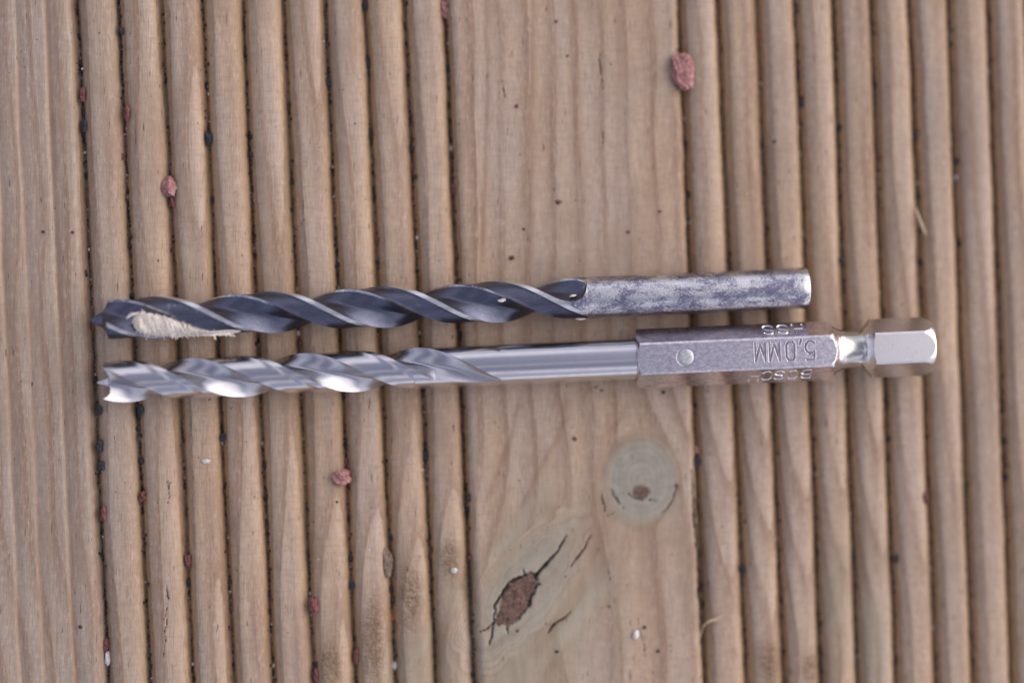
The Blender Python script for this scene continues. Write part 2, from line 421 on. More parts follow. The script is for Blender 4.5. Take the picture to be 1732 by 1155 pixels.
# cracks
crack = np.zeros_like(X)
cracks = [
    ([(905, 976), (916, 962), (930, 946), (945, 930), (952, 914), (958, 904)], 0.19),
    ([(966, 956), (976, 942), (988, 928), (994, 914), (1001, 902)], 0.12),
    ([(926, 1070), (938, 1054), (952, 1046), (966, 1034)], 0.13),
    ([(836, 1050), (834, 1068), (828, 1092)], 0.13), ([(838, 1048), (826, 1062), (810, 1069)], 0.11),
    ([(858, 1058), (861, 1072)], 0.11), ([(886, 976), (888, 960)], 0.10), ([(908, 990), (918, 986)], 0.09), ([(846, 1014), (842, 1006)], .09),
    ([(836, 1048), (838, 1024), (849, 1001), (862, 984), (884, 974), (906, 969)], 0.15),
    ([(912, 984), (901, 1006), (893, 1024), (878, 1046), (862, 1058)], 0.11),
    ([(1032, 826), (1038, 838), (1046, 850), (1058, 859)], 0.08), ([(1050, 830), (1062, 834), (1072, 841), (1086, 846), (1104, 846), (1122, 844)], 0.06),
    ([(1142, 812), (1143, 826), (1136, 848), (1126, 862), (1114, 870)], 0.08), ([(1140, 822), (1148, 824)], .08),
    ([(1015, 832), (1020, 850), (1027, 874)], 0.08), ([(1012, 88), (1015, 122), (1018, 152)], 0.07), ([(1018, 215), (1021, 260)], .05),
    ([(850, 136), (856, 170)], 0.05), ([(1079, 1062), (1092, 1108)], 0.05), ([(690, 158), (694, 205)], .05), ([(285, 965), (278, 1110)], .05),
    ([(1171, 795), (1174, 850), (1178, 905), (1183, 960), (1186, 1040), (1190, 1110), (1194, 1155)], 0.20),
    ([(1163, 380), (1166, 460)], 0.05), ([(283, 812), (286, 850)], .05), ([(1028, 960), (1032, 990)], .05),
]
def taper_dist(Xa, Ya, pts, ends):
    """distance to a polyline divided by a width that tapers to its ends"""
    L = [0.0]
    for (x0, y0), (x1, y1) in zip(pts[:-1], pts[1:]): L.append(L[-1] + math.hypot(x1 - x0, y1 - y0))
    best = np.full(Xa.shape, 1e9)
    for k, ((x0, y0), (x1, y1)) in enumerate(zip(pts[:-1], pts[1:])):
        vx, vy = x1 - x0, y1 - y0
        t = np.clip(((Xa - x0) * vx + (Ya - y0) * vy) / (vx * vx + vy * vy + 1e-12), 0, 1)
        u = (L[k] + t * (L[k + 1] - L[k])) / L[-1]
        wd = 0.18 + 0.82 * np.interp(u, [0, .25, .6, 1], ends)
        best = np.minimum(best, np.hypot(Xa - x0 - t * vx, Ya - y0 - t * vy) / wd)
    return best
for pts, cwid in cracks:
    pp = pm(pts)
    ia, ib = np.searchsorted(xs, min(p[0] for p in pp) - 1.2), np.searchsorted(xs, max(p[0] for p in pp) + 1.2)
    ja, jb = np.searchsorted(ys, min(p[1] for p in pp) - 1.2), np.searchsorted(ys, max(p[1] for p in pp) + 1.2)
    sl = (slice(ia, ib), slice(ja, jb)); Xa, Ya = X[sl], Y[sl]
    ends = [1, 1, .6, .1] if cwid > 0.185 and pts[0][0] == 905 else [.15, 1, .9, .1]
    wj = 0.16 * vnoise2(Xa * 1.4, Ya * 1.4, 91) + 0.07 * vnoise2(Xa * 4, Ya * 4, 92)
    dd = taper_dist(Xa + wj, Ya + wj * 0.6, pp, ends)
    m_ = np.clip(1.25 - dd / cwid * (1 + 0.35 * vnoise2(Xa * 3, Ya * 3, 93)), 0, 1)
    crack[sl] = np.maximum(crack[sl], m_)
    Z[sl] -= 0.5 * m_ * min(1, cwid / 0.15)
crack = np.clip(crack * 1.3, 0, 1)

top_a = sstep(-0.9, -0.2, Zs)
aged = np.clip(sstep(-38, -54, X) * (0.85 + 0.3 * vnoise2(X * 0.12, Y * 0.05, 97)), 0, 1)
halo = np.exp(-((rk1 - 4.6) / 0.55) ** 2) * 0.75 * (0.55 + 0.45 * vnoise2(X * 0.5, Y * 0.5, 95))
halo = np.maximum(halo, np.exp(-((r_knot2 - 1.25) / 0.22) ** 2) * 0.6 * (0.5 + 0.5 * vnoise2(X * 0.3, Y * 0.3, 96)))
nx, ny = X.shape
V = np.stack([X.ravel(), Y.ravel(), Z.ravel()], 1)
idx = np.arange(nx * ny).reshape(nx, ny)
F = np.stack([idx[:-1, :-1].ravel(), idx[1:, :-1].ravel(), idx[1:, 1:].ravel(), idx[:-1, 1:].ravel()], 1)
# sides and underside so that the board is solid
loop = np.concatenate([idx[:, 0], idx[-1, 1:], idx[-2::-1, -1], idx[0, -2:0:-1]])
base = len(V)
low = V[loop].copy(); low[:, 2] = -27
V = np.concatenate([V, low])
n_l = len(loop); a_ = np.arange(n_l); b_ = (a_ + 1) % n_l
F = np.concatenate([F, np.stack([loop[a_], base + a_, base + b_, loop[b_]], 1)])
board = mesh_obj('deck_board', V, F, m_wood)
pad = lambda arr: np.concatenate([arr.ravel(), np.zeros(n_l)]).astype(np.float32)
for nm, arr in [('ring', ring + 50), ('torn', torn), ('green', green), ('knot', knot), ('core', core), ('crack', crack), ('top', top_a), ('pale', pale), ('aged', aged), ('gline', gline), ('halo', np.clip(halo, 0, 1))]:
    at = board.data.attributes.new(nm, 'FLOAT', 'POINT'); at.data.foreach_set('value', pad(arr))
tag(board, 'ribbed pale softwood deck board with a flat middle strip and two knots', 'deck board', kind='structure')

def surf_z(x, y):
    i = int(np.clip(np.searchsorted(xs, x), 1, nx - 1)); j = int(np.clip(np.searchsorted(ys, y), 1, ny - 1))
    return float(Z[i, j])

# ------------------------------------------------------------------ twist drill geometry
def fluted(name, R, x_len, lead, heel0, land_deg, margin_deg, clear, depth, wfun, pivot, clear_end, tip, mats, parent, dx=0.11, clear_fade=0.05):
    """Fluted drill body along +x from its point. heel0: x (mm) at which a heel edge crosses the top."""
    nl, nm_, nf = 9, 4, 34
    rows = int(x_len / dx)
    t = np.linspace(0, 1, rows)
    xsr = t * x_len
    half = []
    sec = []     # (kind, parameter)
    for k in range(nl): sec.append((0, k / nl))
    for k in range(nm_): sec.append((1, k / nm_))
    for k in range(4): sec.append((3, k / 4))
    for k in range(nf + 1): sec.append((2, k / nf))
    sec = sec + sec
    nv = len(sec)
    kind = np.array([s[0] for s in sec]); par = np.array([s[1] for s in sec]); side = np.repeat([0, 1], nv // 2)
    def section(xv):
        """xv (rows, nv) -> y, z, r"""
        wv = wfun(xv)
        fl = (180 - land_deg) * wv
        c0 = land_deg + (180 - land_deg) * pivot * (1 - wv)      # flute start
        md = margin_deg
        land_end = land_deg - md
        psi = np.where(kind == 0, par * land_end, np.where(kind == 1, land_end + par * md, np.where(kind == 3, land_deg + par * (c0 - land_deg), c0 + par * fl)))
        psi = np.minimum(psi, 179.9)
        # the rest behind the flute (when it narrows away from the heel) is taken up by the heel of the next land
        cl = clear * np.clip((clear_end - xv) / clear_fade, 0, 1)
        s_ = par
        shape = np.clip(4 * s_ * (1 - s_), 0, 1) ** 0.72 * (1 + 0.22 * (0.5 - s_))
        r = np.where(kind == 0, R * (1 - cl), np.where((kind == 1) | (kind == 3), R, R * (1 - cl * 0.7 * s_) - R * depth * shape * wv ** 1.3))
        edge = (kind == 0) & (par == 0)
        r = np.where(edge, R * (1 - cl * 0.7), r)
        a = -2 * np.pi * (xv - heel0) / lead + np.radians(psi) + side * np.pi
        return a, r
    # per-vertex starting x from the tip profile
    xv0 = np.full((1, nv), 1.0)
    a0, r0 = section(xv0)
    tp = np.array(tip); 
    xstart = np.interp(r0 / R, tp[:, 0], tp[:, 1])
    xv = xstart + (x_len - xstart) * t[:, None]
    a, r = section(xv)
    yy = r * np.sin(a); zz = r * np.cos(a)
    verts = np.stack([xv.ravel(), yy.ravel(), zz.ravel()], 1)
    idx = np.arange(rows * nv).reshape(rows, nv)
    nxt = np.roll(idx, -1, 1)
    fc = np.stack([idx[:-1].ravel(), nxt[:-1].ravel(), nxt[1:].ravel(), idx[1:].ravel()], 1)
    mi = np.tile(np.where(kind == 0, 1, np.where(kind == 1, 2, np.where(kind == 3, 3, np.where(par >= (nf - 1.01) / nf, 4, 0)))), rows - 1)
    # tip cap: shrinking copies of the first section
    ks = np.linspace(1, 0.02, 22)[1:]
    cap = []; prev = idx[0]
    off = len(verts)
    for k in ks:
        rr = r[0] * k
        xx = np.interp(rr / R, tp[:, 0], tp[:, 1])
        cap.append(np.stack([xx, rr * np.sin(a[0]), rr * np.cos(a[0])], 1))
        cur = np.arange(off, off + nv); off += nv
        fc = np.concatenate([fc, np.stack([np.roll(prev, -1), prev, cur, np.roll(cur, -1)], 1)])
        mi = np.concatenate([mi, np.zeros(nv, int)])
        prev = cur
    verts = np.concatenate([verts] + cap)
    return mesh_obj(name, verts, fc[:, ::-1], mats, parent, True, 24, mi)

def revolve(name, prof, mat, parent, n=96):
    """prof: list of (x, r) along +x"""
    p = np.array(prof); a = np.linspace(0, 2 * np.pi, n, endpoint=False)
    verts = np.stack([np.repeat(p[:, 0], n), np.outer(p[:, 1], np.sin(a)).ravel(), np.outer(p[:, 1], np.cos(a)).ravel()], 1)
    idx = np.arange(len(p) * n).reshape(len(p), n); nx_ = np.roll(idx, -1, 1)
    fc = np.stack([idx[:-1].ravel(), idx[1:].ravel(), nx_[1:].ravel(), nx_[:-1].ravel()], 1)
    return mesh_obj(name, verts, fc[:, ::-1], mat, parent, True, 30)

def place_along(e, p0, p1):
    v = Vector(p1) - Vector(p0)
    e.location = Vector(p0) * MM
    xa = v.normalized(); ya = Vector((0, 0, 1)).cross(xa).normalized(); za = xa.cross(ya)
    m = Matrix((xa, ya, za)).transposed()
    e.rotation_euler = m.to_euler()
    return v.length

# ------------------------------------------------------------------ steel bit with hex shank
R = 2.5
a0 = (*P(163, 647, 2.55), 2.55); a1 = (*P(1575, 585, 3.2), 3.2)
steel_bit = empty('drill_bit')
LS = place_along(steel_bit, a0, a1)
tag(steel_bit, 'shiny silver wood drill bit with hexagonal shank stamped 5,0MM', 'drill bit', 'drill bits on the deck board')
def along(px, pa, pb, A0, A1, dz=0.0):
    """photo column -> distance along an axis that runs from pixel pa to pixel pb (dz: height above the axis)"""
    t = (px - pa[0]) / (pb[0] - pa[0])
    zz = A0[2] + (A1[2] - A0[2]) * t + dz
    x, y = P(px, pa[1] + (pb[1] - pa[1]) * t, zz)
    ax = (Vector(A1) - Vector(A0)).normalized()
    return (Vector((x, y, A0[2] + (A1[2] - A0[2]) * t)) - Vector(A0)).dot(ax)
s2 = lambda px: along(px, (163, 647), (1575, 585), a0, a1)
tip_s = [(0, 0), (0.10, 0.35), (0.22, 1.0), (0.36, 1.55), (0.5, 1.75), (0.68, 1.7), (0.86, 1.4), (1.0, 0.95)]
x_fl = s2(846)
def w_steel(x): return np.clip((x_fl - 0.02 - x) / (x_fl - s2(735)), 0.0, 1) ** 0.75
fluted('fluted_body', R, x_fl, 27.0, s2(227), 82, 15, 0.04, 0.62, w_steel, 1.0, s2(700), tip_s, [m_flute, m_steel, m_steel, m_steel, m_flute], steel_bit)
revolve('shaft', [(x_fl - 0.005, R - 0.002), (x_fl + 3, R), (s2(960), R), (s2(1079) - 0.6, R), (s2(1079), R)], m_steel, steel_bit, 128)

# hexagonal stock: one polar surface r(x, a) = min(hexagon, turned profile), stamped lettering pressed into the faces
GLYPH = {
    '5': [[(.85, 1), (.12, 1), (.08, .56)], [(.08, .56), (.3, .66), (.6, .66), (.86, .52), (.95, .33), (.86, .13), (.6, 0), (.3, 0), (.08, .14)]],
    ',': [[(.5, .12), (.32, -.16)]],
    '0': [[(.28, 0), (.1, .2), (.1, .8), (.28, 1), (.72, 1), (.9, .8), (.9, .2), (.72, 0), (.28, 0)]],
    'M': [[(.02, 0), (.02, 1), (.5, .08), (.98, 1), (.98, 0)]],
    'H': [[(.05, 0), (.05, 1)], [(.95, 0), (.95, 1)], [(.05, .5), (.95, .5)]],
    'S': [[(.92, .84), (.72, 1), (.3, 1), (.08, .86), (.08, .64), (.3, .53), (.7, .47), (.92, .36), (.92, .14), (.7, 0), (.28, 0), (.08, .16)]],
    'B': [[(.05, 0), (.05, 1), (.65, 1), (.88, .88), (.88, .64), (.65, .53), (.05, .53)], [(.65, .53), (.95, .4), (.95, .14), (.7, 0), (.05, 0)]],
    'O': [[(.3, 0), (.05, .22), (.05, .78), (.3, 1), (.7, 1), (.95, .78), (.95, .22), (.7, 0), (.3, 0)]],
    'C': [[(.95, .8), (.72, 1), (.3, 1), (.05, .78), (.05, .22), (.3, 0), (.72, 0), (.95, .2)]],
}
def text_strokes(items, v_mid, h, wch):
    """items: (char, centre x mm). The lettering runs from the shank end towards the point (upside down in the photograph)."""
    out = []
    for ch, cx in items:
        for st in GLYPH[ch]:
            out.append([(cx - (gx - .5) * wch, v_mid - (gy - .5) * h) for gx, gy in st])
    return out

AP, RMAX = 3.175, 3.585
def hex_piece(name, prof, x_samples, mats, parent, nlat=74, texts=None, pin_at=None):
    pr = np.array(prof)
    # angles: per face uniform lateral + facet points
    vmax = math.sqrt(RMAX ** 2 - AP ** 2)
    lat = np.linspace(-vmax, vmax, nlat)
    angs = []
    for f in range(6):
        angs.append(np.arctan2(lat, AP) + f * math.pi / 3)
        angs.append(np.array([f * math.pi / 3 + math.pi / 6]))
    A = np.concatenate(angs); n = len(A)
    dl_ = (A + math.pi / 6) % (math.pi / 3) - math.pi / 6
    rhex = np.minimum(AP / np.cos(dl_), RMAX)
    xv = np.array(x_samples); rev = np.interp(xv, pr[:, 0], pr[:, 1])
    Rg = np.minimum(rhex[None, :], rev[:, None])
    depth = np.zeros_like(Rg)
    if texts:
        for f, strokes in texts.items():
            cols = slice(f * (nlat + 1), f * (nlat + 1) + nlat)
            XX, VV = np.meshgrid(xv, lat, indexing='ij')
            dd = np.full(XX.shape, 9.0)
            for st in strokes: dd = np.minimum(dd, seg_dist(XX, VV, st))
            depth[:, cols] = 0.13 * np.clip(1.15 - dd / 0.10, 0, 1) ** 0.8 - 0.006 * np.exp(-((dd - 0.17) / 0.06) ** 2)
    Rg = Rg - depth
    verts = np.stack([np.repeat(xv, n), (Rg * np.sin(A)).ravel(), (Rg * np.cos(A)).ravel()], 1)
    idx = np.arange(len(xv) * n).reshape(len(xv), n); nx_ = np.roll(idx, -1, 1)
    fc = np.stack([idx[:-1].ravel(), nx_[:-1].ravel(), nx_[1:].ravel(), idx[1:].ravel()], 1)
    if pin_at is not None:
        cols = slice(0, nlat)
        XX, VV = np.meshgrid(xv, lat, indexing='ij')
        dp = np.hypot(XX - pin_at, VV)
        moat = np.zeros_like(Rg); moat[:, cols] = 0.02 * np.exp(-((dp - 1.02) / 0.07) ** 2)
        Rg2 = Rg - moat
        verts = np.stack([np.repeat(xv, n), (Rg2 * np.sin(A)).ravel(), (Rg2 * np.cos(A)).ravel()], 1)
    dm = np.maximum.reduce([depth[:-1], depth[1:], np.roll(depth, -1, 1)[:-1], np.roll(depth, -1, 1)[1:]]).ravel()
    st_mask = dm > 0.05
    face_no = np.tile(np.arange(n) // (nlat + 1), len(xv) - 1)
    o = mesh_obj(name, verts, fc[~st_mask], mats, parent, True, 22)
    if texts:
        for f in texts:
            used, inv = np.unique(fc[st_mask & (face_no == f)], return_inverse=True)
            so = mesh_obj('stamped_lettering', verts[used], inv.reshape(-1, 4), m_stamp_shaded if f == 0 else m_stamp_lit, o, True, None)
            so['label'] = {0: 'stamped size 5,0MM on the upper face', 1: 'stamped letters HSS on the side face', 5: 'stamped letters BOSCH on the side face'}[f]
    return o

xs0, xs1 = s2(1073.5), s2(1406)
txA, txB = s2(1262), s2(1385)
samples = np.unique(np.concatenate([np.linspace(xs0, xs0 + 0.7, 12), np.linspace(xs0 + 0.7, txA, 160), np.linspace(txA, txB, 230),
                                    np.linspace(txB, s2(1425), 40)]))
prof1 = [(xs0 - .001, 2.55), (xs0, 2.56), (xs0 + 0.03, 3.1), (xs0 + 0.1, 3.28), (xs0 + 0.32, RMAX), (s2(1396), RMAX + .01), (s2(1402), 3.40), (s2(1407), 3.1), (s2(1412), 2.8), (s2(1418), 2.55), (s2(1425), 2.42)]
c = lambda px: along(px, (163, 647), (1575, 585), a0, a1, 3.17)     # columns on the upper face
t_top = text_strokes([('5', c(1370)), ('M', c(1286)), ('M', c(1310)), ('0', c(1337))], 0.18, 2.25, 1.25) + text_strokes([(',', c(1353))], 0.18, 2.0, 0.9)
t_up = text_strokes([('H', c(1357)), ('S', c(1331)), ('S', c(1306))], 0.1, 2.0, 1.35)
t_lo = text_strokes([('B', c(1367)), ('O', c(1344)), ('S', c(1321)), ('C', c(1300)), ('H', c(1279))], 0.1, 2.0, 1.25)
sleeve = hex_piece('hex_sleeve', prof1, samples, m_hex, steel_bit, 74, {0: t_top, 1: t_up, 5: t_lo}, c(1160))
# peened pin in the top face
pn = []
rp = 1.0
pin_prof = [(0.0, 0.03), (0.5, 0.028), (0.85, 0.015), (0.95, -0.01), (1.0, -0.15)]
bm = bmesh.new()
rings = []
for rr, zz in pin_prof[1:]:
    rings.append([bm.verts.new(((c(1160) + rr * 0.97 * math.cos(k * math.tau / 40) * (1 + .02 * math.sin(3 * k))) * MM,
                                rr * math.sin(k * math.tau / 40) * MM, (AP + zz) * MM)) for k in range(40)])
bm.faces.new(rings[0])
for ra, rb in zip(rings[:-1], rings[1:]):
    for k in range(40): bm.faces.new((ra[k], rb[k], rb[(k + 1) % 40], ra[(k + 1) % 40]))
bm.normal_update()
me = bpy.data.meshes.new('pin'); bm.to_mesh(me); bm.free(); me.materials.append(m_pin)
pin = bpy.data.objects.new('pin', me); C.objects.link(pin); pin.parent = sleeve
for p_ in me.polygons: p_.use_smooth = True
# turned neck and drive end
def arc(x0, r0_, x1, r1_, n=10, bulge=1.0):
    out = []
    for k in range(n + 1):
        t_ = k / n; th = t_ * math.pi / 2
        out.append((x0 + (x1 - x0) * (1 - math.cos(th)), r0_ + (r1_ - r0_) * math.sin(th)))
    return out
neck_prof = [(s2(1424), 2.425), (s2(1430), 2.34), (s2(1438), 2.30), (s2(1448), 2.30), (s2(1455), 2.36), (s2(1459.5), 2.52)]
revolve('neck', neck_prof, m_neck, steel_bit, 96)
xe = LS
prof2 = [(s2(1459), 2.5), (s2(1463), 2.75), (s2(1466.5), 3.05), (s2(1469), 3.3), (s2(1471.5), RMAX + .02), (s2(1553), RMAX + .02), (s2(1562), 3.45), (s2(1569), 3.25), (s2(1572.5), 3.10), (s2(1574.2), 2.95), (xe, 2.7), (xe + .02, 0.05)]
sam2 = np.unique(np.concatenate([np.linspace(s2(1459), s2(1473), 28), np.linspace(s2(1473), s2(1546), 30), np.linspace(s2(1546), xe, 34), [xe + .02]]))
hex_piece('hex_drive_end', prof2, sam2, m_hexend, steel_bit, 40)

# ------------------------------------------------------------------ black oxide bit
b0 = (*P(152, 542, 2.55), 2.55); b1 = (*P(1364.5, 487, 2.5), 2.5)
black_bit = empty('drill_bit')
LB = place_along(black_bit, b0, b1)
tag(black_bit, 'worn black drill bit with round mottled shank and sawdust in its flute', 'drill bit', 'drill bits on the deck board')
s3 = lambda px: along(px, (152, 542), (1364.5, 487), b0, b1)
tip_b = [(0, 0), (0.14, 0.25), (0.26, 0.9), (0.38, 1.5), (0.55, 1.85), (0.8, 2.05), (1.0, 2.25)]
x_be = s3(991); 
def w_black(x): return np.sqrt(np.clip(1 - np.clip((x - (x_be - 5.0)) / 4.95, 0, 1) ** 2.4, 0.0, 1))
LANDB = 68
heel_b = s3(369) - 27.0 * (LANDB / 360)      # the lip (end of the land) crosses the top at px 369
fluted('fluted_body', R, x_be, 27.0, heel_b, LANDB, 14, 0.085, 0.60, w_black, 0.8, s3(985), tip_b, [m_ox_flute, m_ox_flute, m_ox_margin, m_ox_shank, m_ox_heel], black_bit, clear_fade=4.0)
revolve('round_shank', [(x_be - .004, R - .002), (x_be + 1.5, R), (x_be + 10, R), (LB - 1.0, R), (LB - 0.14, R), (LB - 0.04, R - 0.05), (LB, R - 0.15), (LB + .01, 0.02)], m_ox_shank, black_bit, 96)

# ------------------------------------------------------------------ sawdust packed in the flute of the black bit
def local_b(px, py):
    """photo pixel -> local x, y on the black bit (its upper half)"""
    x, y = P(px, py, 3.6)
    v = black_bit.matrix_basis.inverted() @ Vector((x * MM, y * MM, 3.6 * MM))
    return v.x / MM, v.y / MM
black_bit.matrix_basis = Matrix.LocRotScale(black_bit.location, black_bit.rotation_euler, None)
poly = [local_b(*p) for p in [(226, 537), (240, 527), (262, 529), (290, 537), (330, 549), (366, 557), (403, 561), (396, 565), (370, 567), (345, 569), (300, 573), (262, 571), (234, 566), (227, 552)]]
gx = np.arange(min(p[0] for p in poly) - .3, max(p[0] for p in poly) + .3, 0.07); gy = np.arange(-2.5, 1.2, 0.07)
GX, GY = np.meshgrid(gx, gy, indexing='ij')
jx = 0.28 * vnoise2(GX * 2.2, GY * 4.5, 101); jy = 0.22 * vnoise2(GX * 5, GY * 1.2, 102)
ins = in_poly(GX + jx, GY + jy, poly)
edge_d = seg_dist(GX, GY, poly + [poly[0]])
top = np.sqrt(np.clip(2.46 ** 2 - GY ** 2, 0.02, None)) - 0.42 + 0.24 * sstep(0, .7, edge_d)
top += 0.22 * vnoise2(GX * 4.2 + GY * 1.2, GY * 0.9, 103) + 0.11 * vnoise2(GX * 7, GY * 3, 104) - 0.25 * sstep(.35, 0, edge_d)
top = np.where(np.abs(GY) > 2.1, np.minimum(top, 1.25 - (np.abs(GY) - 2.1) * 2), top)
vi = -np.ones(GX.shape, int); vv = []; ff = []
cell = ins[:-1, :-1] & ins[1:, :-1] & ins[1:, 1:] & ins[:-1, 1:]
for i in range(cell.shape[0]):
    for j in range(cell.shape[1]):
        if cell[i, j]:
            for (p, q_) in ((i, j), (i + 1, j), (i + 1, j + 1), (i, j + 1)):
                if vi[p, q_] < 0:
                    vi[p, q_] = len(vv); vv.append((GX[p, q_], GY[p, q_], top[p, q_]))
            ff.append((vi[i, j], vi[i + 1, j], vi[i + 1, j + 1], vi[i, j + 1]))
# skirt down into the flute
ec = {}
for f_ in ff:
    for k in range(4):
        e_ = (f_[k], f_[(k + 1) % 4]); ec[tuple(sorted(e_))] = None if tuple(sorted(e_)) in ec else e_
low_of = {}
for e_ in [e for e in ec.values() if e]:
    for w_ in e_:
        if w_ not in low_of:
            low_of[w_] = len(vv); x_, y_, z_ = vv[w_]; vv.append((x_, y_ * 0.9, z_ - 0.75))
    ff.append((e_[1], e_[0], low_of[e_[0]], low_of[e_[1]]))
def strand(pts, r_, vv, ff, n=5):
    """tapered fibre"""
    base_ = len(vv)
    for k, p in enumerate(pts):
        p = Vector(p); d_ = Vector(pts[min(k + 1, len(pts) - 1)]) - Vector(pts[max(k - 1, 0)])
        d_.normalize(); u_ = d_.orthogonal().normalized(); w_ = d_.cross(u_)
        rr = r_ * (0.35 + 0.65 * math.sin(math.pi * min(0.93, max(0.07, k / (len(pts) - 1)))))
        for m in range(n):
            t_ = m * math.tau / n; vv.append(tuple(p + (u_ * math.cos(t_) + w_ * math.sin(t_)) * rr))
    for k in range(len(pts) - 1):
        for m in range(n):
            ff.append((base_ + k * n + m, base_ + k * n + (m + 1) % n, base_ + (k + 1) * n + (m + 1) % n, base_ + (k + 1) * n + m))
cand = np.argwhere(ins)
for _ in range(230):
    i, j = cand[random.randrange(len(cand))]
    x_, y_, z_ = GX[i, j], GY[i, j], top[i, j]
    an = math.radians(random.gauss(100, 24)); ln = random.uniform(0.3, 0.9)
    pts = []
    for k in range(5):
        t_ = k / 4 - .5
        px_ = x_ + math.cos(an) * ln * t_; py_ = y_ + math.sin(an) * ln * t_
        zz_ = math.sqrt(max(2.46 ** 2 - py_ ** 2, 0.6)) - 0.10 + random.uniform(-.03, .05)
        pts.append((px_, py_, min(zz_, z_ + 0.12)))
    strand(pts, random.uniform(0.035, 0.085), vv, ff)
# the loose curl at the left and the trailing fibres at the right
x_, y_ = local_b(216, 537); x2_, y2_ = local_b(236, 528)
strand([(x_, y_ - .1, 2.2), (x_ + .3, y_ + .15, 2.35), (x_ + .8, y_ + .35, 2.4), (x2_ + .1, y2_ - .1, 2.35)], 0.17, vv, ff, 7)
for pa, pb in [((360, 566), (405, 561)), ((345, 567), (392, 566)), ((372, 563), (399, 569)), ((350, 560), (408, 560)), ((362, 566), (366, 575))]:
    xa_, ya_ = local_b(*pa); xb_, yb_ = local_b(*pb)
    strand([(xa_ + (xb_ - xa_) * k / 4, ya_ + (yb_ - ya_) * k / 4 + random.uniform(-.07, .07), 1.95 + random.uniform(-.05, .1)) for k in range(5)], 0.10, vv, ff)
def to_world(e, pts):
    return [tuple((e.matrix_basis @ (Vector(p) * MM)) / MM) for p in pts]
saw_w = to_world(black_bit, vv)
saw = mesh_obj('wood_shavings', saw_w, ff, m_saw, None, True, 50)
tag(saw, 'cream wood shavings packed into the flute near the black point', 'wood shavings')

# ------------------------------------------------------------------ stones, crumbs and fibres
def stone_mesh(seed, rx, ry, rz, sub=4, rough=0.34, facet=True):
    bm = bmesh.new(); bmesh.ops.create_icosphere(bm, subdivisions=sub, radius=1)
    r_ = random.Random(seed)
    planes = [(Vector((r_.gauss(0, 1), r_.gauss(0, 1), r_.gauss(0, 1))).normalized(), r_.uniform(0.55, 0.9)) for _ in range(9)]
    sd_ = [(Vector((r_.uniform(1.5, 4), r_.uniform(1.5, 4), r_.uniform(1.5, 4))), r_.uniform(0, 6)) for _ in range(5)]
    for v in bm.verts:
        p = v.co.copy()
        for n_, d_ in planes:
            o_ = p.dot(n_) - d_
            if o_ > 0: p -= n_ * o_ * 0.9
        s_ = sum(math.sin(f_.dot(p) * 1.6 + ph) for f_, ph in sd_) / 5
        s_ += 0.5 * sum(math.sin(f_.zxy.dot(p) * 4.3 + ph * 2) for f_, ph in sd_) / 5
        s_ += 0.35 * sum(math.sin(f_.yzx.dot(p) * 9.1 + ph * 3) for f_, ph in sd_) / 5
        p *= 1 + rough * s_
        v.co = Vector((p.x * rx, p.y * ry, p.z * rz)) * MM
    me = bpy.data.meshes.new('stone'); bm.to_mesh(me); bm.free()
    for p in me.polygons: p.use_smooth = True
    me.set_sharp_from_angle(angle=math.radians(38))
    return me

def stone(name, px, py, wpx, hpx, mat, label, cat, group=None, rot=0, zlift=None, hz=None):
    rx, ry = wpx / 28.0, hpx / 28.0          # half sizes, mm
    rz = hz if hz else 0.75 * min(rx, ry)
    x, y = P(px, py, 0)
    if zlift is None:
        zs = max(surf_z(x + dx_ * rx, y + dy_ * ry) for dx_ in (-.6, 0, .6) for dy_ in (-.5, 0, .5))
        if rx < 0.75: zs = 0.5 * zs + 0.5 * surf_z(x, y)
        z = zs + rz * 0.72
    else: z = zlift
    x, y = P(px, py, z)
    me = stone_mesh(hash((px, py)) & 0xffff, rx * 1.12, ry * 1.12, rz * 1.1)
    me.materials.append(mat)
    o = bpy.data.objects.new(name, me); C.objects.link(o)
    o.location = (x * MM, y * MM, z * MM); o.rotation_euler = (0, 0, math.radians(rot))
    return tag(o, label, cat, group)

